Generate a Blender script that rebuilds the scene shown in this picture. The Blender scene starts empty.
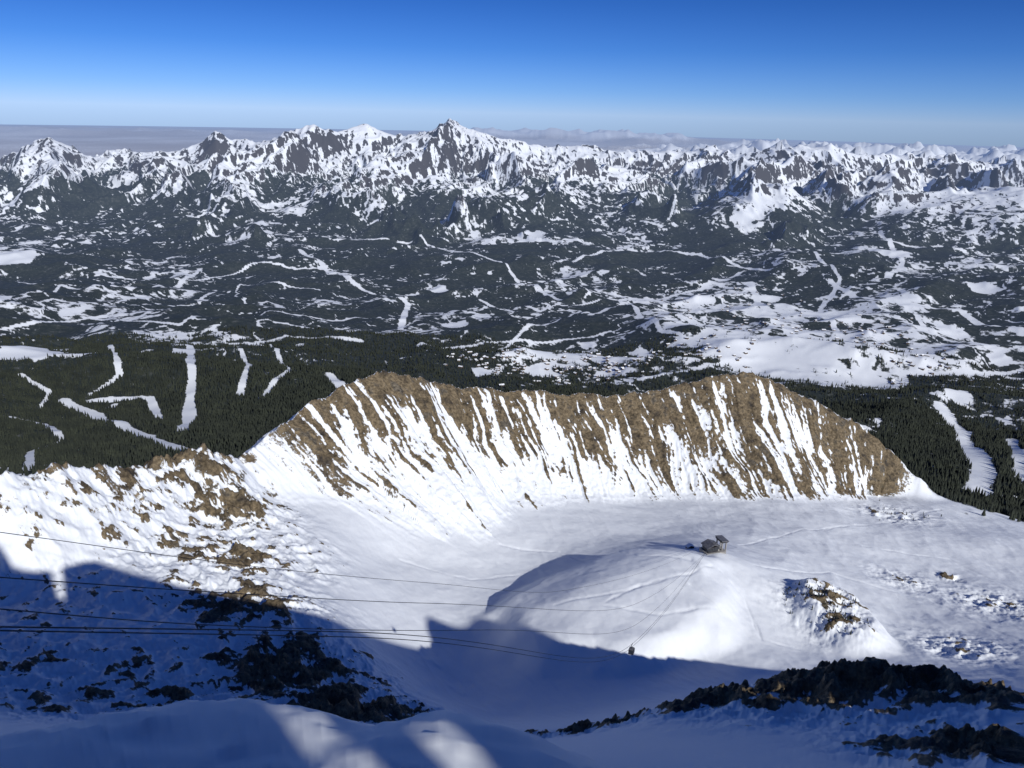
import bpy, bmesh, math, numpy as np
from mathutils import Matrix, Vector
rng=np.random.default_rng(7)
scene=bpy.context.scene
F=800.0; TH=math.radians(18.7); RO=math.radians(1.3)
ff=np.array([0,math.cos(TH),-math.sin(TH)]); uw=np.array([0,math.sin(TH),math.cos(TH)]); rw=np.array([1.,0,0])
RR=rw*math.cos(RO)+uw*math.sin(RO); UU=-rw*math.sin(RO)+uw*math.cos(RO)
def ray(u,v):
    d=ff+RR*(u-512)/F-UU*(v-384)/F
    return d/d[1]
def P(u,v,y): return ray(u,v)*y
SA=math.radians(33); SE=math.radians(30)

# ---------------- noise
def hsh(ix,iy,seed):
    h=(ix.astype(np.uint32)*np.uint32(374761393))^(iy.astype(np.uint32)*np.uint32(668265263))^np.uint32((seed*2246822519)&0xffffffff)
    h=(h^(h>>np.uint32(13)))*np.uint32(1274126177)
    h=(h^(h>>np.uint32(15)))*np.uint32(2246822519)
    h=h^(h>>np.uint32(16))
    return h
GA=np.arange(256)*2*np.pi/256
GX=np.cos(GA).astype(np.float32); GY=np.sin(GA).astype(np.float32)
def gn(x,y,seed=0):
    xi=np.floor(x); yi=np.floor(y)
    fx=(x-xi).astype(np.float32); fy=(y-yi).astype(np.float32)
    ix=xi.astype(np.int64); iy=yi.astype(np.int64)
    sx=fx*fx*fx*(fx*(fx*6-15)+10); sy=fy*fy*fy*(fy*(fy*6-15)+10)
    def c(dx,dy):
        h=hsh((ix+dx)&0xffffffff,(iy+dy)&0xffffffff,seed)&np.uint32(255)
        return GX[h]*(fx-dx)+GY[h]*(fy-dy)
    a=c(0,0);b=c(1,0);d=c(0,1);e=c(1,1)
    return ((a+(b-a)*sx)*(1-sy)+(d+(e-d)*sx)*sy)*1.5
def fbm(x,y,o,seed=0,g=.5):
    s=0;a=1;t=0
    for i in range(o):
        s=s+a*gn(x,y,seed+i*17); t+=a; a*=g
        x,y=x*1.62-y*1.22+13.1,x*1.22+y*1.62+7.7
    return s/t*1.5
def ridged(x,y,o,seed=0,g=.5,rot=True):
    s=0;a=1;t=0;w=1
    for i in range(o):
        n=1-np.abs(gn(x,y,seed+i*31))*1.9
        n=np.clip(n,0,1)**1.3
        s=s+a*n*w; w=np.clip(n*1.4,0.25,1); t+=a; a*=g
        if rot: x,y=x*1.62-y*1.22+3.1,x*1.22+y*1.62+9.7
        else: x,y=x*2.03+y*.25+3.1,y*2.03-x*.25+9.7
    return s/t
def ss(x,a,b):
    t=np.clip((x-a)/(b-a),0,1); return t*t*(3-2*t)

# ---------------- control points of the terrain
C=[]
for p in [(0,700,380),(0,600,520),(100,650,460),(100,560,600),(200,700,400),(200,600,560),(250,590,580),(330,690,430),(400,712,400),
 (300,560,690),(330,620,560),(400,600,700),(400,650,600),(450,690,560),(400,560,800),(350,500,900),(300,500,850),(270,520,760),
 (480,640,660),(530,590,760),(620,572,735),(620,620,650),(700,640,620),(560,610,680),(540,565,840),(500,560,850),(500,500,1030),(700,500,1107),(800,490,1173),
 (600,500,1070),(650,535,930),(750,530,950),(715,552,770),(600,690,540),(700,680,560),(800,650,620),(820,610,700),(770,610,680),(950,580,860),
 (1000,540,1000),(950,500,1250),(1020,620,720),(1024,660,600),(870,510,1130),(900,620,720),(500,714,500),
 (900,742,230),(1024,742,220),(700,752,200),(1024,775,170),(860,662,340),(860,710,285),(760,683,345),(700,694,350),(640,712,360),(930,672,335),(1024,692,335),(1150,700,340),
 (150,400,2600),(0,440,1900),(0,350,3500),(300,350,3900),(250,430,2000),(512,362,4300),(800,372,3800),(1000,430,2300),(960,480,1700),(1024,520,1450),
 (0,300,5200),(300,300,5800),(512,300,6400),(800,300,6200),(1024,300,5600),(0,250,8000),(300,250,8800),(512,250,9000),(800,250,9000),(1024,250,8500),
 (0,215,10600),(512,215,11000),(1024,215,10600),(-250,300,5200),(1300,300,5600),(-250,215,10600),(1300,215,10600)]:
    C.append(P(*p))
C+= [np.array(p,float) for p in [(0,60,-58),(0,200,-190),(0,350,-322),(-100,200,-190),(100,120,-118),(-50,300,-282),(-260,200,-185),(-330,320,-280),(-45,60,-64),(-92,112,-116),(-132,172,-168),(-190,250,-232),(50,60,-60),
 (-600,1000,-580),(-300,1300,-640),(0,1550,-720),(300,1650,-780),(700,1650,-740),(150,430,-355),(260,430,-350),(-900,500,-500),(-900,-300,-300),(900,300,-430),(900,-200,-330),(0,-900,-600),
 (0,22000,-1500),(-15000,22000,-1700),(15000,22000,-1400),(0,60000,-1750),(-60000,60000,-1750),(60000,60000,-1700),(0,190000,-1800),(190000,0,-1800),(-190000,0,-1800),(0,-190000,-1800),(-15000,0,-1500),(15000,0,-1500),(0,-9000,-1400)]]
def solve(C):
    n=len(C); A=np.zeros((n+3,n+3)); d2=((C[:,None,:2]-C[None,:,:2])**2).sum(-1)
    A[:n,:n]=-np.sqrt(d2+900.); A[:n,n]=1; A[:n,n+1:n+3]=C[:,:2]/1e3; A[n,:n]=1; A[n+1:n+3,:n]=C[:,:2].T/1e3
    return np.linalg.solve(A,np.concatenate([C[:,2],[0,0,0]]))
def rbf(x,y):
    out=np.empty(x.shape); n=len(C)
    for i in range(0,len(x),60000):
        xs=x[i:i+60000,None]; ys=y[i:i+60000,None]
        k=-np.sqrt((xs-C[None,:,0])**2+(ys-C[None,:,1])**2+900.)
        out[i:i+60000]=k@W[:n]+W[n]+W[n+1]*xs[:,0]/1e3+W[n+2]*ys[:,0]/1e3
    return out

# main cirque ridge crest
cr=np.array([P(*p) for p in [(-150,480,560),(0,475,610),(60,468,655),(100,468,690),(150,462,745),(200,446,800),(238,461,850),(270,434,910),(310,405,980),(345,386,1030),(380,373,1080),(420,378,1120),(450,387,1150),(520,391,1200),(600,395,1250),(640,393,1275),(700,380,1300),(750,372,1325),(800,393,1340),(860,425,1335),(890,450,1315),(920,480,1280)]])
seg=cr[1:]-cr[:-1]; sl=np.hypot(seg[:,0],seg[:,1]); s0=np.concatenate([[0],np.cumsum(sl)])
def crest(x,y):
    best=np.full(x.shape,1e18); s=np.zeros(x.shape); side=np.zeros(x.shape)
    for i in range(len(seg)):
        a=cr[i]; t=((x-a[0])*seg[i,0]+(y-a[1])*seg[i,1])/sl[i]**2
        tc=np.clip(t,0,1); dx=x-a[0]-tc*seg[i,0]; dy=y-a[1]-tc*seg[i,1]
        d=dx*dx+dy*dy; m=d<best
        best=np.where(m,d,best); s=np.where(m,s0[i]+tc*sl[i],s)
        side=np.where(m,seg[i,0]*dy-seg[i,1]*dx,side)
    return np.sqrt(best),s,side
def pdist(X,Y,pl):
    best=np.full(X.shape,1e18)
    for i in range(len(pl)-1):
        a=pl[i];b=pl[i+1]-pl[i]; t=np.clip(((X-a[0])*b[0]+(Y-a[1])*b[1])/(b@b),0,1)
        best=np.minimum(best,(X-a[0]-t*b[0])**2+(Y-a[1]-t*b[1])**2)
    return np.sqrt(best)
rg=[(-300,160,15000),(-100,165,15000),(0,158,14500),(25,146,14200),(48,136,14000),(72,150,14000),(95,158,14200),(140,151,14500),(180,151,14800),(200,140,14800),(215,129,14800),(232,140,14800),(270,140,14500),(290,130,14200),(310,124,14200),(335,131,14300),(350,130,14500),(368,124,14600),(395,134,14700),(425,134,14600),(450,119,14500),(480,132,14600),(510,140,15000),(545,146,15500),(580,143,15500),(600,151,15500),(650,150,15500),(690,152,15500),(712,146,15500),(740,154,15000),(790,146,14500),(830,144,14300),(868,155,14300),(910,153,14500),(960,160,15000),(1024,166,15500),(1300,170,15500)]
rp=np.array([P(*p) for p in rg]); RQ=rp[:,0]/rp[:,1]
RC=np.hypot(rp[:,0],rp[:,1]); RZ=rp[:,2]+RC**2/14.8e6
def addrange(x,y,r,z,pts,W,pw):
    q=np.array([P(*p) for p in pts]); w=np.hypot(q[:,0],q[:,1])
    qa=np.arctan2(q[:,0],q[:,1]); az=np.arctan2(x,y)
    rc=np.interp(az,qa,w); zc=np.interp(az,qa,q[:,2])
    e=np.minimum(ss(az,qa[0]-.03,qa[0]+.01),1-ss(az,qa[-1]-.01,qa[-1]+.03))
    wob=fbm(x/900,y/900,3,777)*.25
    t=np.clip(1-np.abs(r-rc)/W*(1+wob),0,1)**pw*e
    return np.where(t>0,z+np.maximum(zc-z,0)*t,z)

RK=[(180,470,780,75,.72),(120,500,680,65,.6),(220,500,760,65,.8),(235,545,660,55,.75),(160,540,650,65,.55),(50,490,630,55,.42),(265,500,790,40,.45),(290,525,720,45,.4),(310,560,680,25,.4),
    (245,600,560,60,.75),(285,650,470,65,.9),(350,700,410,60,.95),(200,585,570,60,.55),(390,712,395,35,.8),(60,600,530,70,.42),(20,650,440,60,.5),(120,660,440,70,.48),(180,690,410,50,.6),(60,700,390,60,.52),(30,560,590,40,.4),
    (860,672,335,60,1.),(800,690,330,50,.75),(740,695,340,34,.9),(920,690,320,55,.85),(690,705,345,25,.75),(1000,700,325,65,.75),(1000,745,225,42,.85),(930,755,215,26,.6),(620,711,362,24,.85),(580,708,370,18,.85),(540,716,370,14,.7),
    (825,610,700,38,.66),(835,640,660,28,.66),(950,575,870,12,.9),(905,590,840,34,.45),(1000,600,780,50,.46),(890,520,1120,50,.4),(960,640,650,40,.42)]
RK=[(P(a,b,c),d,e) for a,b,c,d,e in RK]
fgq=np.array([-1.2,-.79,-.62,-.38,-.2,-.09,.07,.29,.6,1.2]); fgy=np.array([2.3,2.45,2.65,2.8,2.7,2.78,2.57,2.38,2.2,2.0])
DC=P(612,612,690); KC=P(838,618,690)
sx,sy,sz=math.sin(SA),-math.cos(SA),math.tan(SE)
SUN_NOTCH=False; TRACKS=[]

def terrain(x,y):
    x=np.asarray(x,float); y=np.asarray(y,float)
    r=np.hypot(x,y); z=rbf(x,y)
    rock=np.zeros(x.shape)
    m=(r<2300)&(r>150)&(y>50)
    if m.any():
        X=x[m];Y=y[m];Z=z[m];Rm=r[m]
        fade=1-ss(Rm,1700,2300)
        wob=fbm(X/70,Y/70,2,51)*.12
        e=np.hypot((X-DC[0])/124,(Y-DC[1])/112)+wob
        Z=Z+17*(1-ss(e,.72,1.12))-3
        e=np.hypot((X-KC[0])/46,(Y-KC[1])/75)+wob
        Z=Z+18*(1-ss(e,.6,1.15))
        d,s,side=crest(X,Y)
        zc=np.interp(s,s0,cr[:,2])
        jag=fbm(s/26,s*0+3.3,4,5)*6+np.abs(gn(s/9,s*0+.4,9))*3
        sA=ss(s,s0[6]-20,s0[8]); sB=1-ss(s,s0[20]+10,s0[21]+15)
        inface=sA*sB
        warp=fbm(X/90,Y/90,3,61)*12
        rn=.8*gn((s+warp)/12,d/120,11)+.75*gn((s+warp)/5.5,d/50,12)+.6*fbm(X/8,Y/8,4,13,.65)
        gul=gn((s+warp)/30,d/260,14)
        front=side<0
        slope=np.where(front,.80,.85)
        zr=zc+jag*np.exp(-d/25)-slope*d*(1-.12*ss(d,60,200))
        zr=zr+np.where(front,inface*(rn*3.2+gul*7)*ss(d,2,30),fbm(X/40,Y/40,4,33)*8*ss(d,2,25))
        k=9.0; dd=zr-Z
        Zn=np.maximum(Z,zr)+k*np.exp(-np.abs(dd)/k*1.3)*.6
        onr=ss(dd,-25,12)
        depth=np.clip(d/165,0,1.3)
        right=ss(s,s0[12],s0[16])
        thr=-.46+depth*(1.25-.68*right)+fbm(X/60,Y/60,3,88)*.5
        thr=np.where(d<8,thr-.15,thr)
        rf=np.clip((rn+gul*.35-thr)*1.5+.5,0,1)*onr*inface*np.where(front,1,0)
        solid=np.exp(-((s-s0[10])/65)**2)*(1-ss(d,18,50))
        rf=np.maximum(rf,np.where(front,np.clip(solid*1.5+rn*.4,0,1)*solid,0))
        rf=np.maximum(rf,np.where(~front,.45*onr*np.clip(.6+rn,0,1),0))
        rl=np.clip(fbm(s/30,d/30,3,44)*1.5+.3-d/60,0,1)*(1-sA)
        dens=np.zeros(X.shape)
        for c,rad,a in RK:
            dens=np.maximum(dens,a*np.exp(-((X-c[0])**2+(Y-c[1])**2)/(rad*rad*1.1)))
        n1=fbm(X/20,Y/20,5,21,.72); n1b=ridged(X/26,Y/26,4,23)
        rs=np.clip((n1*1.2+n1b*.6-.3-(1-dens*1.75))*2.0+.5,0,1)*ss(dens,.04,.15)
        rk=np.maximum(np.maximum(rf,rs),rl*.8)
        Zn+=dens*(n1b*14+n1*9-5)
        Zn+=(fbm(X/160,Y/160,3,71)*4+fbm(X/30,Y/30,3,75)*.7+ridged(X/55,Y/120,3,79)*1.6*ss(X,100,300)+ridged((X+Y*.5)/14,(Y-X*.5)/60,2,81)*.45)*ss(Rm,300,520)*(1-inface*onr)
        for pl in TRACKS:
            dt=pdist(X,Y,pl)+fbm(X/20,Y/20,2,91)*2
            Zn-=.8*np.exp(-(dt/1.5)**2)
        z[m]=z[m]+(Zn-z[m])*fade
        rock[m]=rk*fade
    m=(r>1300)&(r<26000)&(y>-3000)
    if m.any():
        X=x[m];Y=y[m];Rm=r[m]
        w=ss(Rm,1500,3000)
        z[m]+=w*(fbm(X/1900,Y/1900,3,101)*110+ridged(X/1000,Y/1000,4,105,.4)*85-34+fbm(X/170,Y/170,3,109)*3)*(1-ss(Rm,20000,26000))
    m=(r>8800)&(r<95000)&(y>0)
    if m.any():
        X=x[m];Y=y[m];Rm=r[m];Z=z[m]
        Z=addrange(X,Y,Rm,Z,[(680,222,11500),(715,200,11300),(745,190,11200),(790,186,11200),(835,215,11000)],1300,.9)
        Z=addrange(X,Y,Rm,Z,[(850,225,10500),(905,208,10500),(960,200,10500),(1024,188,10300),(1200,180,10300)],1900,1.1)
        Z=addrange(X,Y,Rm,Z,[(380,215,11700),(430,190,12000),(560,195,12300),(640,203,12000),(690,210,12000)],1700,1.1)
        Z=addrange(X,Y,Rm,Z,[(-100,195,12500),(30,200,12500),(130,190,12300),(200,200,12000),(280,185,12200),(360,204,11800)],1700,1.1)
        q=X/Y
        rc=np.interp(q,RQ,RC); zc=np.interp(q,RQ,RZ)
        wx=fbm(X/2500,Y/2500,2,201)*700
        wy=fbm(X/900,Y/900,2,203)*200
        rgd=ridged((X+wx+wy)/1900,(Y+wx*.7)/4200,4,205,.45,False)
        rgf=ridged((X+wx+wy)/480,(Y+wy)/800,4,215,.55)
        t=(Rm-rc); tt=np.where(t<0,-t/4800,t/4500)
        tt=tt*(1+.8*(.5-rgd)*ss(tt,0,.3))
        pf=np.clip(1-tt,0,1)**1.35
        mask=ss(pf,0,.55)
        bell=ss(np.abs(t),0,600)
        zm=Z+(zc-Z)*pf+mask*bell*((rgd-.5)*500+(rgf-.5)*190)+mask*(1-bell)*(rgf-.55)*90
        zz=np.maximum(Z,zm)
        zz=zz+ss(Rm,9500,11500)*(1-mask)*((rgd-.35)*140+(rgf-.4)*50)*(1-ss(Rm,19000,24000))
        fr=ss(Rm,19000,24000)*(1-ss(Rm,45000,52000))*ss(q,.0,.3)
        zz=zz+fr*(ridged(X/5200,Y/5200,6,301)*1250-250)
        fr2=ss(Rm,60000,70000)*(1-ss(Rm,80000,95000))*ss(q,-.2,-.02)*(1-ss(q,.16,.3))
        zz=zz+fr2*(ridged(X/9000,Y/9000,5,311)*1150)
        fr3=ss(Rm,60000,66000)*(1-ss(Rm,80000,90000))*(1-ss(q,-.3,-.2))
        zz=zz+fr3*ridged(X/9000,Y/9000,5,321)*450
        z[m]=zz
    m=(r<130)
    if m.any():
        X=x[m];Y=y[m];Rm=r[m]
        q=np.clip(X/np.maximum(Y,.2),-1.2,1.2)
        yE=np.interp(q,fgq,fgy)+fbm(X/1.1,Y*0+.3,3,411)*.16
        dr=Y-yE
        zf=-1.75-.22*np.maximum(Y,0)+.06*np.minimum(Y,0)-np.log1p(np.exp(np.clip(dr*7,-30,60)))/7*.85
        zf=np.where(dr*7>59,-1.75-.22*Y-.85*dr,zf)
        nearf=1-ss(Rm,8,16)
        zf+=fbm(X/1.3,Y/2.2,3,401)*.09*ss(Rm,.5,2)+nearf*(ridged((X+Y*.4)/.5,Y/.16,3,431)*.028+fbm(X/.25,Y/.12,3,433)*.008)
        fwd=ss(Y/np.maximum(Rm,1e-6),-.2,.3)
        a=16+44*fwd; b=42+68*fwd
        w=ss((Rm-a)/(b-a),0,1)
        z[m]=zf*(1-w)+z[m]*w
    m=(y>6)&(y<380)&(np.abs(x)<y*1.3)      # steep headwall under the cornice
    z[m]=np.minimum(z[m],-np.interp(y[m],[6,20,150,380],[.8,1.0,.97,.70])*y[m])
    if SUN_NOTCH:                               # slot cut through the unseen ridge to let sun onto the near snow
        al=x*sx+y*sy; pe=np.abs(x*sy-y*sx)
        m=(y<0)&(al>5)&(al<170)&(pe<10)
        z[m]=np.minimum(z[m],-2.4+.54*al[m]+25*np.maximum(pe[m]-2.0,0))
    z=z-r*r/14.8e6
    return z,rock
def zonly(x,y): return terrain(x,y)[0]
# summit ridge behind the viewpoint: its height is solved so that its shadow ends where it does on the cirque floor
Cb=np.array(C); C=Cb; W=solve(C)
tg=[]; cas=[]
for p in [(-40,550),(25,552),(80,560),(150,577),(250,594),(330,627),(390,644),(480,655),(540,659),(600,660),(660,660),(720,660),(800,660),(900,680),(1024,692)]:
    d=ray(*p); ys=np.linspace(390,1000,600); zz=zonly(d[0]*ys,ys); k=np.nonzero(zz>d[2]*ys)[0]; y=ys[k[0]] if len(k) else 600
    q=d*y; t=(q[1]+15)/(-sy); tg.append(q); cas.append(q+np.array([sx*t,sy*t,sz*t]))
N1=len(cas)
for p in [(860,650,335),(1000,680,330)]:
    q=P(*p); t=(q[1]+15)/(-sy); tg.append(q); cas.append(q+np.array([sx*t,sy*t,sz*t]))
cas=np.array(cas); NC=len(cas)
cas[-2:,1]-=60
ordr=np.argsort(cas[:N1,0])
for it in range(8):
    C=np.vstack([Cb,cas,cas+np.array([0,-90,-100.])]); W=solve(C)
    if it==7: break
    for i,q in enumerate(tg):
        t=np.linspace(60 if i>=NC-2 else 150,1150,500); zz=zonly(q[0]+sx*t,q[1]+sy*t)
        e=np.max(zz-(q[2]+sz*t)); cas[i,2]-=np.clip(e,-20,20)*.6
    zz=cas[ordr,2].copy(); zs=zz.copy()
    zs[1:-1]=zz[1:-1]*.5+(zz[:-2]+zz[2:])*.25
    cas[ordr,2]=zs
SUN_NOTCH=True

def hit(u,v,rmin=1500,rmax=16000):
    d=ray(u,v); ys=np.geomspace(rmin*.8,rmax,700)
    zz=zonly(d[0]*ys,ys); k=np.nonzero(zz>d[2]*ys)[0]
    i=k[0] if len(k) else len(ys)-1
    return np.array([d[0]*ys[i],ys[i],zz[i]])
TRACKS=[np.array([hit(*p,rmin=600,rmax=1500)[:2] for p in L]) for L in [[(555,605),(620,592),(690,574),(712,566)],[(500,545),(560,552),(640,556),(690,560)],[(755,565),(830,572),(930,600),(1020,640)],[(720,570),(745,600),(762,640),(800,650)],[(860,545),(950,560),(1015,590)],[(400,560),(470,580),(520,575)],[(740,545),(800,530),(870,525),(940,510)],[(640,585),(600,605),(660,615),(720,610),(690,585)]]]

LINES=[([(190,345),(192,375),(190,405),(182,432)],18),([(62,400),(95,415),(125,428),(180,450)],20),([(5,416),(40,424),(62,440),(32,452),(28,470)],13),
 ([(300,250),(350,280),(385,296),(408,305),(400,330)],22),([(940,405),(962,430),(975,455),(985,470),(978,492)],26),([(1012,440),(1022,480)],18),
 ([(590,315),(640,303),(700,290),(740,273)],22),([(750,283),(765,310),(790,335),(810,345)],30),([(880,232),(903,262),(888,278)],26),([(0,352),(80,356),(150,350)],14),([(230,345),(300,338),(360,342)],18),
 ([(90,402),(150,398),(160,420)],12),([(330,240),(420,235),(500,262),(560,300)],16),([(830,280),(880,300),(960,310),(1023,335)],24),([(880,240),(960,250),(1023,262)],22),
 ([(700,350),(760,360),(850,372),(940,375),(1020,372)],22),([(330,375),(345,392)],24),([(560,262),(620,250),(700,255),(770,270)],20),([(0,300),(60,285),(130,290),(200,270)],18),([(420,345),(520,340),(610,332)],16),
 ([(0,330),(90,318),(180,325),(280,312),(380,318)],14),([(240,395),(250,365),(235,345)],12),([(640,380),(700,368),(760,350),(780,320)],16),([(850,350),(820,310),(840,280),(800,250)],18),([(960,400),(900,390),(860,360)],14),([(100,270),(180,280),(260,262),(330,270)],14),([(480,300),(540,312),(600,300)],14),
 ([(110,345),(120,375),(90,395)],9),([(270,345),(290,370),(262,398)],9),([(20,375),(50,392),(40,410)],8),([(620,300),(660,330),(720,345)],16),([(900,290),(930,330),(990,350)],18),([(200,300),(240,285),(320,290)],12),([(500,350),(530,325),(580,312)],12)]
LW=[(np.array([hit(*p)[:2] for p in L]),w) for L,w in LINES]
PAT=[(28,348,130),(60,350,60),(455,326,90),(482,317,75),(535,236,240),(15,258,260),(70,262,160),(300,345,60),(700,298,150),(770,300,140),(850,318,140),(900,255,200),(640,352,110),(820,350,140),(540,372,90),(740,352,100),(950,330,140),(930,408,80),(440,290,110),(180,352,70),(1000,360,120),(110,408,50),(150,436,50),(960,395,90),(770,200,500),(680,325,90),(590,345,80),(720,280,120),(980,290,150),(620,372,80),(480,372,60)]
PW=[(hit(a,b)[:2],c) for a,b,c in PAT]
BR=[(hit(a,b)[:2],c,s) for a,b,c,s in [(760,310,1300,.18),(880,330,1100,.18),(600,360,600,.16),(30,300,900,.10),(950,370,800,.18),(800,260,1500,.04),(330,320,900,-.10),(230,390,900,-.3),(60,390,500,-.25),(660,265,700,-.3),(430,380,500,-.1),(430,265,900,-.12)]]
def forestmask(x,y,z):
    r=np.hypot(x,y); zr=z+r*r/14.8e6
    f=np.zeros(x.shape)
    m=(r>1150)&(r<30000)&(y>0)
    X=x[m];Y=y[m];R=r[m];Z=zr[m]
    wx=fbm(X/300,Y/300,3,501)*130; wy=fbm(X/300+9,Y/300,3,507)*130
    n=fbm((X+wx)/900,(Y+wy)/900,6,511,.66)
    n2=fbm((X+wx*.4)/90,(Y+wy*.4)/130,4,521,.65)
    n3=1-np.abs(gn((X+wx*1.5)/380,(Y+wy*1.5)/380,531))*2
    n4=1-np.abs(gn((X+wx)/620,(Y+wy)/560,533))*2
    val=n*1.0+n2*.62-np.clip(n3-.88,0,1)*4.5-np.clip(n4-.93,0,1)*9
    clear=0*X
    for c,rad,s in BR: clear=clear+s*np.exp(-((X-c[0])**2+(Y-c[1])**2)/rad**2)
    ff_=val-clear*1.7+.42
    near=1-ss(R,2600,3600)
    ff_=ff_+near*.15
    mt=ss(R,9500,10800)
    ff_=ff_-mt*ss(Z,-1250,-700)*1.2-ss(Z,-900,-500)*mt*.7+ss(R,9000,10500)*.05+mt*n2*.35
    g=np.clip(ff_*2.0+.5,0,1)
    for pl,w in LW:
        dd=pdist(X,Y,pl)+wx*.07+n2*4
        g=g*ss(dd,w*.7,w*1.3)
    for c,rad in PW:
        dd=np.hypot(X-c[0],(Y-c[1])*.8)+n*rad*1.3+n2*rad*.4
        g=g*ss(dd,rad*.6,rad*.85)
    low=1-ss(Z+n2*30,-650,-600)
    far=ss(R,18000,22000)
    g=g*(1-far)
    low=np.where(R>9500,1,low)
    f[m]=g*low
    m=(r>18000)&(y>0)                     # bare brown plains far away
    n=fbm(x[m]/6000,y[m]/9000,3,541,.5)
    f[m]=np.maximum(f[m],ss(r[m],18000,22000)*np.clip(.62+n*.22-ss(zr[m],-1450,-1100)*.8,0,1))
    return f

# ---------------- ground sheet
azf=np.radians(np.linspace(-37.5,37.5,1080)); azc=np.radians(np.linspace(37.5,322.5,170))[1:-1]
az=np.concatenate([azf,azc])
rr=np.concatenate([np.geomspace(.35,12,150)[:-1],np.geomspace(12,250,110)[:-1],np.arange(250,1420,1.8),np.geomspace(1421,4500,220)[:-1],np.geomspace(4500,10500,230)[:-1],np.arange(10500,17500,24),np.geomspace(17530,52000,90)[:-1],np.geomspace(52000,190000,50)])
na,nr=len(az),len(rr)
Rg,Ag=np.meshgrid(rr,az,indexing='ij')
X=(Rg*np.sin(Ag)).ravel(); Y=(Rg*np.cos(Ag)).ravel()
Z,rock=terrain(X,Y)
fo=forestmask(X,Y,Z)
R=np.hypot(X,Y)
Zg=Z.reshape(nr,na)
dzr=np.gradient(Zg,rr,axis=0); dza=np.gradient(Zg,axis=1)/(np.gradient(az)[None,:]*rr[:,None])
sl_=np.hypot(dzr,dza).ravel()
m=R>9300
farrock=np.zeros_like(Z)
nf=fbm(X[m]/85,Y[m]/190,4,601,.75); nf2=fbm(X[m]/700,Y[m]/700,2,607)
farrock[m]=np.clip((np.minimum(sl_[m],1.5)*.8-.70+nf*1.3+nf2*.5)*1.3+.3,0,1)*(1-fo[m])*ss(Z[m]+nf*150,-1250,-950)*(1-ss(R[m],20000,40000)*.6)*.92
rock=np.maximum(rock,farrock)
me=bpy.data.meshes.new('terrain')
V=np.column_stack([X,Y,Z]).astype(np.float32)
me.vertices.add(nr*na+1)
vz=np.vstack([V,[[0,0,-1.75]]]).astype(np.float32)
me.vertices.foreach_set('co',vz.ravel())
i=np.arange(nr-1)[:,None]*na; j=np.arange(na)[None,:]; j2=(j+1)%na
q=np.stack([i+j,i+j2,i+na+j2,i+na+j],-1).reshape(-1,4)[:, ::-1]
tri=np.stack([np.full(na,nr*na),(np.arange(na)+1)%na,np.arange(na)],-1)
nl=q.size+tri.size
me.loops.add(nl); me.loops.foreach_set('vertex_index',np.concatenate([q.ravel(),tri.ravel()]).astype(np.int32))
me.polygons.add(len(q)+len(tri))
ls=np.concatenate([np.arange(len(q))*4,q.size+np.arange(len(tri))*3]).astype(np.int32)
me.polygons.foreach_set('loop_start',ls)
me.polygons.foreach_set('use_smooth',np.ones(len(ls),bool))
me.update(calc_edges=True)
def attr(name,a):
    t=me.attributes.new(name,'FLOAT','POINT'); t.data.foreach_set('value',np.append(a,0).astype(np.float32))
attr('rock',rock); attr('forest',fo)
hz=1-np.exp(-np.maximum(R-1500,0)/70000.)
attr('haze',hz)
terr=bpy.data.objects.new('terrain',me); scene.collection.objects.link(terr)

# ---------------- materials
def mat(name):
    m=bpy.data.materials.new(name); m.use_nodes=True; nt=m.node_tree
    return m,nt,nt.nodes['Principled BSDF']
def N(nt,t,**k):
    n=nt.nodes.new(t)
    for a,b in k.items(): setattr(n,a,b)
    return n
def noise(nt,vec,scale,detail=4,rough=.6):
    n=N(nt,'ShaderNodeTexNoise'); n.inputs['Scale'].default_value=scale; n.inputs['Detail'].default_value=detail; n.inputs['Roughness'].default_value=rough
    nt.links.new(vec,n.inputs['Vector']); return n.outputs['Fac']
def math_(nt,op,a,b=None,clamp=False):
    n=N(nt,'ShaderNodeMath',operation=op,use_clamp=clamp)
    for i_,v in enumerate([a,b]):
        if v is None: continue
        if isinstance(v,(int,float)): n.inputs[i_].default_value=v
        else: nt.links.new(v,n.inputs[i_])
    return n.outputs[0]
def ramp(nt,f,cols):
    n=N(nt,'ShaderNodeValToRGB'); e=n.color_ramp.elements
    e[0].position=cols[0][0]; e[0].color=(*cols[0][1],1); e[1].position=cols[-1][0]; e[1].color=(*cols[-1][1],1)
    for p,c in cols[1:-1]:
        k=e.new(p); k.color=(*c,1)
    nt.links.new(f,n.inputs[0]); return n.outputs[0]
def mix(nt,f,a,b,typ='RGBA'):
    n=N(nt,'ShaderNodeMix',data_type=typ)
    nt.links.new(f,n.inputs[0])
    ia,ib,o=(6,7,2) if typ=='RGBA' else (2,3,0)
    for i_,v in ((ia,a),(ib,b)):
        if isinstance(v,tuple): n.inputs[i_].default_value=(*v,1)
        else: nt.links.new(v,n.inputs[i_])
    return n.outputs[o]
gm,nt,bs=mat('snow_rock_forest')
geo=N(nt,'ShaderNodeNewGeometry'); pos=geo.outputs['Position']
def at(nm):
    a=N(nt,'ShaderNodeAttribute',attribute_name=nm); return a.outputs['Fac']
nA=noise(nt,pos,.25,4,.7); nB=noise(nt,pos,.025,4,.75); nC=noise(nt,pos,.05,3)
farr=N(nt,'ShaderNodeMapRange'); farr.inputs[1].default_value=.05; farr.inputs[2].default_value=.10; nt.links.new(at('haze'),farr.inputs[0])
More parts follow.
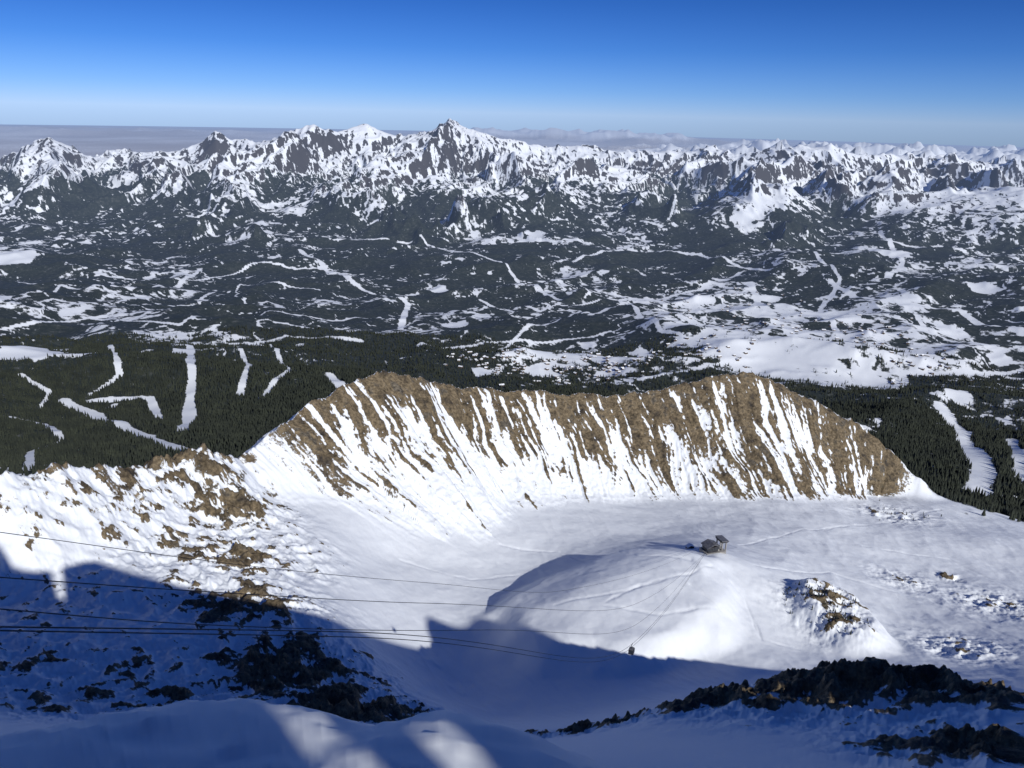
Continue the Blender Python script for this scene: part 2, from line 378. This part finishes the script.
def sharpen(a,nz,amp,gain):
    t=math_(nt,'MULTIPLY',math_(nt,'SUBTRACT',nz,.5),amp)
    ok=math_(nt,'MINIMUM',math_(nt,'MULTIPLY',a,8.0),1.0)
    s=math_(nt,'ADD',a,math_(nt,'MULTIPLY',t,ok))
    return math_(nt,'ADD',math_(nt,'MULTIPLY',math_(nt,'SUBTRACT',s,.5),gain),.5,clamp=True)
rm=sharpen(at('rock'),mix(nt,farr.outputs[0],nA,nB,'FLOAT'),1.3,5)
fm=sharpen(at('forest'),nB,2.3,3.2)
rc=ramp(nt,nC,[(.3,(.05,.043,.036)),(.42,(.125,.098,.062)),(.55,(.20,.155,.095)),(.66,(.10,.088,.07)),(.8,(.22,.185,.13))])
rdet=math_(nt,'MAXIMUM',math_(nt,'SUBTRACT',math_(nt,'MULTIPLY',nA,3.2),.65),.15)
mm=N(nt,'ShaderNodeMix',data_type='RGBA',blend_type='MULTIPLY'); mm.inputs[0].default_value=1
nt.links.new(rc,mm.inputs[6]); cc=N(nt,'ShaderNodeCombineColor'); [nt.links.new(rdet,cc.inputs[k]) for k in range(3)]
nt.links.new(cc.outputs[0],mm.inputs[7])
fc=ramp(nt,nB,[(.3,(.012,.016,.012)),(.5,(.023,.029,.021)),(.62,(.045,.05,.04)),(.75,(.14,.145,.15))])
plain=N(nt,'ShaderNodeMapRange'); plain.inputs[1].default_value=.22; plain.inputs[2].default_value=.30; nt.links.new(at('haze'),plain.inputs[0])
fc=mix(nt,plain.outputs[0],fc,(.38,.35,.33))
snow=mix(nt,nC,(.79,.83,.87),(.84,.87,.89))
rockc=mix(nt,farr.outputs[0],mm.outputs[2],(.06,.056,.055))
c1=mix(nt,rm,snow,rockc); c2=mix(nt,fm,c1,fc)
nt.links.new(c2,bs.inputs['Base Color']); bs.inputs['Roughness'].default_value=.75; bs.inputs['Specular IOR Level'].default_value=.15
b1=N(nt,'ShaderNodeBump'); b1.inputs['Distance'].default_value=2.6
nt.links.new(nA,b1.inputs['Height']); nt.links.new(rm,b1.inputs['Strength'])
b2=N(nt,'ShaderNodeBump'); b2.inputs['Distance'].default_value=.6; b2.inputs['Strength'].default_value=.6
nt.links.new(noise(nt,pos,.12,3,.6),b2.inputs['Height']); nt.links.new(b1.outputs[0],b2.inputs['Normal'])
nt.links.new(b2.outputs[0],bs.inputs['Normal'])
em=N(nt,'ShaderNodeEmission'); em.inputs[0].default_value=(.31,.44,.76,1); em.inputs[1].default_value=.76  # aerial haze painted onto the ground as blue emission, growing with distance
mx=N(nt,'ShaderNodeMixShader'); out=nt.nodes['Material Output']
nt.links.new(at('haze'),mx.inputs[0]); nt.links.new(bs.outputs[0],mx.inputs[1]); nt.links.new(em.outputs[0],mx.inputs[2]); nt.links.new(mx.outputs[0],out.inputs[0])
try: gm.cycles.emission_sampling='NONE'
except Exception as ex: print(ex)
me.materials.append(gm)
def simple(name,c1_,c2_,scale=1.,rough=.7,metal=0):
    m,nt,b=mat(name); tc=N(nt,'ShaderNodeNewGeometry')
    nt.links.new(ramp(nt,noise(nt,tc.outputs['Position'],scale,2),[(.35,c1_),(.65,c2_)]),b.inputs['Base Color'])
    b.inputs['Roughness'].default_value=rough; b.inputs['Metallic'].default_value=metal; return m
M_tree=simple('conifer',(.010,.015,.010),(.028,.035,.021),.02,.9)
M_dark=simple('painted_dark_steel',(.02,.02,.025),(.04,.04,.045),.5,.4)
M_steel=simple('galvanised_steel',(.1,.1,.11),(.2,.2,.21),.5,.5,.3)
M_conc=simple('concrete',(.22,.21,.2),(.3,.29,.27),.4)
M_wood=simple('brown_siding',(.07,.05,.04),(.12,.09,.065),.2)
M_snow=simple('roof_snow',(.8,.83,.87),(.86,.88,.9),.3)
M_glass=simple('dark_window',(.02,.025,.03),(.04,.05,.06),.5,.15)
M_rope=simple('steel_rope',(.012,.012,.015),(.02,.02,.025),1.,.6)

# ---------------- conifer forest (one mesh)
nT=330000
ra=np.sqrt(rng.uniform(1150**2,4600**2,nT)); aa=np.radians(rng.uniform(-37,37,nT))
tx=ra*np.sin(aa); ty=ra*np.cos(aa); tz,trk=terrain(tx,ty); tf=forestmask(tx,ty,tz)
dens=np.clip(tf*1.15-.15,0,1)**1.5
keep=(rng.random(nT)<dens*(.25+.5*(ra<3300)))
tx,ty,tz,ra=tx[keep],ty[keep],tz[keep],ra[keep]
kx=[]
for (u,v,y,rad,nn) in [(822,605,700,28,60),(838,640,660,22,50),(800,600,705,15,15),(900,515,1125,45,40)]:
    c=P(u,v,y); a=rng.normal(0,rad*.6,(nn,2))+c[:2]; kx.append(a)
kx=np.vstack(kx); kz=terrain(kx[:,0],kx[:,1])[0]
ksc=rng.uniform(.15,.3,len(kx))
tx=np.concatenate([tx,kx[:,0]]);ty=np.concatenate([ty,kx[:,1]]);tz=np.concatenate([tz,kz])
T=len(tx)
hh=rng.uniform(9,20,T)*(.8+.4*rng.random(T)); hh[-len(kx):]*=ksc
ww=hh*rng.uniform(.15,.22,T)
K=5; ang=np.arange(K)*2*np.pi/K
rot=rng.uniform(0,6.28,T)
def ring(h,w): 
    a=ang[None,:]+rot[:,None]; rj=1+rng.uniform(-.25,.25,(T,K))
    return np.stack([tx[:,None]+np.cos(a)*w[:,None]*rj,ty[:,None]+np.sin(a)*w[:,None]*rj,(tz+h)[:,None]+0*a],-1)
def apex(h): return np.stack([tx,ty,tz+h],-1)[:,None,:]
tv=np.concatenate([ring(hh*.08,ww),apex(hh*.68),ring(hh*.42,ww*.62),apex(hh)],1)
per=2*K+2
fl=[]
for k in range(K):
    fl.append([k,(k+1)%K,K]); fl.append([K+1+k,K+1+(k+1)%K,2*K+1])
fl=np.array(fl)
fi=(fl[None]+np.arange(T)[:,None,None]*per).reshape(-1,3)
def fastmesh(name,v,f,k):
    m=bpy.data.meshes.new(name); m.vertices.add(len(v)); m.vertices.foreach_set('co',v.astype(np.float32).ravel())
    m.loops.add(f.size); m.loops.foreach_set('vertex_index',f.astype(np.int32).ravel())
    m.polygons.add(len(f)); m.polygons.foreach_set('loop_start',(np.arange(len(f))*k).astype(np.int32))
    m.update(calc_edges=True); o=bpy.data.objects.new(name,m); scene.collection.objects.link(o); return o
fo_=fastmesh('conifer_forest',tv.reshape(-1,3),fi,3); fo_.data.materials.append(M_tree)

# ---------------- distant village of gabled houses (one mesh)
cs=[]
for (u,v,rad,nn) in [(560,372,260,60),(500,366,170,35),(620,362,300,50),(700,352,300,40),(760,322,450,45),(850,332,500,40),(720,300,500,30),(940,372,250,20),(470,358,160,15)]:
    c=hit(u,v); cs.append(rng.normal(0,rad*.6,(nn,2))+c[:2])
cs=np.vstack(cs); cz=terrain(cs[:,0],cs[:,1])[0]; H=len(cs)
wl,wd,hw,hr=rng.uniform(5,12,H),rng.uniform(5,8,H),rng.uniform(4,8,H),rng.uniform(2,4,H); ro=rng.uniform(0,3.14,H)
def loc(a,b,c):
    return np.stack([cs[:,0]+np.cos(ro)*a-np.sin(ro)*b,cs[:,1]+np.sin(ro)*a+np.cos(ro)*b,cz+c],-1)
hv=np.stack([loc(-wl,-wd,-2+0*hw),loc(wl,-wd,-2+0*hw),loc(wl,wd,-2+0*hw),loc(-wl,wd,-2+0*hw),loc(-wl,-wd,hw),loc(wl,-wd,hw),loc(wl,wd,hw),loc(-wl,wd,hw),loc(-wl,0*wd,hw+hr),loc(wl,0*wd,hw+hr),
   loc(-wl-1,-wd-1.5,hw-.3),loc(wl+1,-wd-1.5,hw-.3),loc(wl+1,0*wd,hw+hr+.5),loc(-wl-1,0*wd,hw+hr+.5),loc(wl+1,wd+1.5,hw-.3),loc(-wl-1,wd+1.5,hw-.3)],1)
hf=np.array([[0,1,5,4],[1,2,6,5],[2,3,7,6],[3,0,4,7],[4,8,7,7],[5,6,9,9],[10,11,12,13],[13,12,14,15]])
verts=hv.reshape(-1,3); faces=[]
for b in range(H):
    for f in hf: faces.append(list(dict.fromkeys((f+b*16).tolist())))
vm=bpy.data.meshes.new('distant_village'); vm.from_pydata(verts.tolist(),[],faces)
vm.materials.append(M_wood); vm.materials.append(M_snow)
for p in vm.polygons: p.material_index=1 if (p.index%8)>=6 else 0
vo=bpy.data.objects.new('distant_village',vm); scene.collection.objects.link(vo)

# ---------------- tram
def empty(name,loc_,rotz=0):
    e=bpy.data.objects.new(name,None); e.location=loc_; e.rotation_euler[2]=rotz; scene.collection.objects.link(e); return e
def box(name,par,c,s,m,bev=.05,rot_=(0,0,0)):
    bm=bmesh.new(); bmesh.ops.create_cube(bm,size=1); bmesh.ops.scale(bm,vec=s,verts=bm.verts)
    if bev: bmesh.ops.bevel(bm,geom=bm.edges[:],offset=bev,segments=2,affect='EDGES')
    k=bpy.data.meshes.new(name); bm.to_mesh(k); bm.free(); k.materials.append(m)
    o=bpy.data.objects.new(name,k); o.location=c; o.rotation_euler=rot_; o.parent=par; scene.collection.objects.link(o); return o
def prism(name,par,prof,y0,y1,m,c=(0,0,0)):
    v=[(a,y0,b) for a,b in prof]+[(a,y1,b) for a,b in prof]; k=len(prof)
    f=[list(range(k)),list(range(2*k-1,k-1,-1))]+[[i_,i_+k,(i_+1)%k+k,(i_+1)%k] for i_ in range(k)]
    q_=bpy.data.meshes.new(name); q_.from_pydata(v,[],f); q_.materials.append(m)
    bm=bmesh.new(); bm.from_mesh(q_); bmesh.ops.recalc_face_normals(bm,faces=bm.faces); bm.to_mesh(q_); bm.free()
    o=bpy.data.objects.new(name,q_); o.location=c; o.parent=par; scene.collection.objects.link(o); return o
def gz(x,y): return float(zonly(np.array([x]),np.array([y]))[0])
sp=P(712,556,775); sz_=gz(sp[0],sp[1])
st=empty('tram_station',(sp[0],sp[1],sz_),math.radians(20))
box('foundation',st,(0,0,0),(24,16,5),M_conc)
box('hall',st,(-3,0,5.5),(14,12,6),M_dark)
prism('roof',st,[(-11.5,8),(-3,11.5),(5.5,8),(5.5,8.6),(-3,12.2),(-11.5,8.6)],-7,7,M_steel)
box('dock_column_1',st,(8,-5,7),(1.2,1.2,10),M_conc); box('dock_column_2',st,(8,5,7),(1.2,1.2,10),M_conc)
box('dock_column_3',st,(13,-5,5),(1.2,1.2,14),M_conc); box('dock_column_4',st,(13,5,5),(1.2,1.2,14),M_conc)
box('dock_beam',st,(10.5,0,12.6),(8,13,1.4),M_dark)
box('dock_roof',st,(10.5,0,13.9),(9,14,.8),M_steel,.05,(0,.12,0))
for i_ in range(4): box('window_%d'%(i_+1),st,(-8+i_*3.3,-6.05,6),(2,.2,1.8),M_glass,.02)
box('door',st,(3.2,-6.06,4.2),(1.4,.2,2.6),M_conc,.02)
hp=P(690,546,800); hu=empty('patrol_hut',(hp[0],hp[1],gz(hp[0],hp[1])),.3)
box('walls',hu,(0,0,1.2),(8,5,3.4),M_wood); prism('roof',hu,[(-4.6,2.8),(0,4.8),(4.6,2.8),(4.6,3.1),(0,5.2),(-4.6,3.1)],-3,3,M_snow)
box('window',hu,(1,-2.55,1.6),(1.6,.12,1),M_glass,.01); box('door',hu,(-2,-2.56,.9),(1,.12,2),M_dark,.01)
E=np.array([sp[0],sp[1],sz_+12.5])
def cable(name,S,pts,E,rad):
    S=np.array(S,float); D=E-S; ts=[0];zs=[S[2]]
    for u,v in pts:
        d=ray(u,v); t=(d[0]*S[1]-S[0])/(D[0]-d[0]*D[1]); y=S[1]+D[1]*t
        ts.append(t); zs.append(d[2]*y)
    ts.append(1); zs.append(E[2]); ts=np.array(ts); zs=np.array(zs)
    o=np.argsort(ts); ts=ts[o]; zs=zs[o]
    h=np.diff(ts); dl=np.diff(zs)/h; mS=np.zeros(len(ts)); mS[0]=dl[0]; mS[-1]=dl[-1]
    for k in range(1,len(ts)-1): mS[k]=2*dl[k-1]*dl[k]/(dl[k-1]+dl[k]) if dl[k-1]*dl[k]>0 else 0
    tt=np.linspace(0,1,160)**1.5; k=np.clip(np.searchsorted(ts,tt,side='right')-1,0,len(ts)-2); a=(tt-ts[k])/h[k]
    zz=(2*a**3-3*a**2+1)*zs[k]+(a**3-2*a*a+a)*h[k]*mS[k]+(-2*a**3+3*a*a)*zs[k+1]+(a**3-a*a)*h[k]*mS[k+1]
    cu=bpy.data.curves.new(name,'CURVE'); cu.dimensions='3D'; cu.bevel_depth=rad; cu.bevel_resolution=1
    s_=cu.splines.new('POLY'); s_.points.add(len(tt)-1)
    pts3=np.column_stack([S[0]+D[0]*tt,S[1]+D[1]*tt,zz])
    for p_,c_ in zip(s_.points,pts3): p_.co=(*c_,1)
    cu.materials.append(M_rope); ob=bpy.data.objects.new(name,cu); scene.collection.objects.link(ob); return pts3
def S_(v): p=P(-60,v,60); return (p[0],p[1],p[2])
cable('tram_cable',S_(626),[(350,632),(632,644)],E,.085)
cable('tram_cable',S_(629.5),[(350,637),(632,647)],E+np.array([0,0,-.8]),.08)
cable('tram_cable',S_(604),[(190,624),(480,630),(640,622)],E+np.array([1,0,.5]),.065)
cable('tram_cable',S_(573),[(180,590),(420,603),(640,602)],E+np.array([5,0,.5]),.06)
cable('tram_cable',S_(524),[(250,566),(430,583),(560,591)],E+np.array([6,0,1.5]),.04)
def cabin(px):
    u,v=px; S=np.array(S_(626)); D=E-S; d=ray(u,v); t=(d[0]*S[1]-S[0])/(D[0]-d[0]*D[1]); y=S[1]+D[1]*t
    p=np.array([S[0]+D[0]*t,y,d[2]*y])
    e=empty('tram_cabin',p,math.atan2(D[1],D[0]))
    box('carriage',e,(0,0,.25),(2.6,.3,.35),M_dark)
    box('hanger_arm',e,(0,.1,-1.2),(.25,.22,2.9),M_dark,.03)
    box('body',e,(0,0,-3.8),(3.6,2.9,2.9),M_dark,.25)
    box('roof_cap',e,(0,0,-2.3),(3,2.2,.25),M_steel,.08)
    for s in (-1,1):
        box('side_window',e,(0,s*1.46,-3.4),(2.4,.06,1.1),M_glass,.02); box('end_window',e,(s*1.81,0,-3.4),(.06,1.7,1.1),M_glass,.02)
    return e
cabin((632,645)); cabin((706,580))

# ---------------- unseen huts and fence added behind the viewpoint to part-shade the near snow
def hut(x0,x1,y,top):
    xc=(x0+x1)/2; g=gz(xc,y-2)-.6; h=top-g; w_=x1-x0
    e=empty('summit_hut',(xc,y-2,g))
    box('walls',e,(0,0,h/2),(w_,4,h),M_wood,.04)
    prism('roof',e,[(-w_/2-.4,h-.1),(0,h+1.3),(w_/2+.4,h-.1),(w_/2+.4,h+.1),(0,h+1.55),(-w_/2-.4,h+.1)],-2.5,2.5,M_steel)
    box('door',e,(-w_/4,2.03,1.6),(1,.08,2.1),M_dark,.01)
    for k in (0,1): box('window_%d'%(k+1),e,(w_*.1+k*w_*.22,2.03,2),(1.1,.08,.9),M_glass,.01)
hut(-9,4.2,-5.5,6.0); hut(8.2,16,-5.5,6.0)
fe=empty('rail_fence',(0,0,0))
for k in range(8):
    x=3.6+k*.45; g=gz(x,-4.5); box('post_%d'%(k+1),fe,(x,-4.5,g+2.3),(.16,.16,5.4),M_wood,.01)
for k in range(3):
    box('rail_%d'%(k+1),fe,(5.2,-4.40,gz(5.2,-4.5)+2.4+k*.85),(3.4,.05,.2),M_wood,.01)

# ---------------- light, sky, camera
w=bpy.data.worlds.new('World'); scene.world=w; w.use_nodes=True; wt=w.node_tree
sk=wt.nodes.new('ShaderNodeTexSky'); sk.sky_type='NISHITA'; sk.sun_disc=False; sk.sun_elevation=SE; sk.sun_rotation=math.pi-SA
sk.altitude=3000; sk.air_density=1.0; sk.dust_density=.2; sk.ozone_density=2.5
tc=wt.nodes.new('ShaderNodeTexCoord'); sx_=wt.nodes.new('ShaderNodeSeparateXYZ'); wt.links.new(tc.outputs['Generated'],sx_.inputs[0])
tint=ramp(wt,sx_.outputs[2],[(0,(.40,.54,.97)),(.025,(.28,.46,.90)),(.07,(.155,.35,.78)),(.15,(.07,.235,.60)),(1,(.22,.38,.76))])
mu=wt.nodes.new('ShaderNodeMix'); mu.data_type='RGBA'; mu.blend_type='MULTIPLY'; mu.inputs[0].default_value=1
wt.links.new(sk.outputs[0],mu.inputs[6]); wt.links.new(tint,mu.inputs[7])
bg=wt.nodes['Background']; bg.inputs[1].default_value=.105; wt.links.new(mu.outputs[2],bg.inputs[0])
ld=bpy.data.lights.new('sun','SUN'); ld.energy=4.1; ld.angle=math.radians(.5); ld.color=(1,.975,.93)
lo=bpy.data.objects.new('sun',ld); scene.collection.objects.link(lo)
lo.rotation_euler=Vector((math.sin(SA)*math.cos(SE),-math.cos(SA)*math.cos(SE),math.sin(SE))).to_track_quat('Z','Y').to_euler()
cd=bpy.data.cameras.new('camera'); cd.sensor_width=36; cd.lens=36*F/1024; cd.clip_start=.1; cd.clip_end=500000
co=bpy.data.objects.new('camera',cd); scene.collection.objects.link(co)
Mx=Matrix(((RR[0],UU[0],-ff[0],0),(RR[1],UU[1],-ff[1],0),(RR[2],UU[2],-ff[2],0),(0,0,0,1)))
co.matrix_world=Mx; scene.camera=co
scene.view_settings.view_transform='Standard'; scene.view_settings.look='None'; scene.view_settings.exposure=0
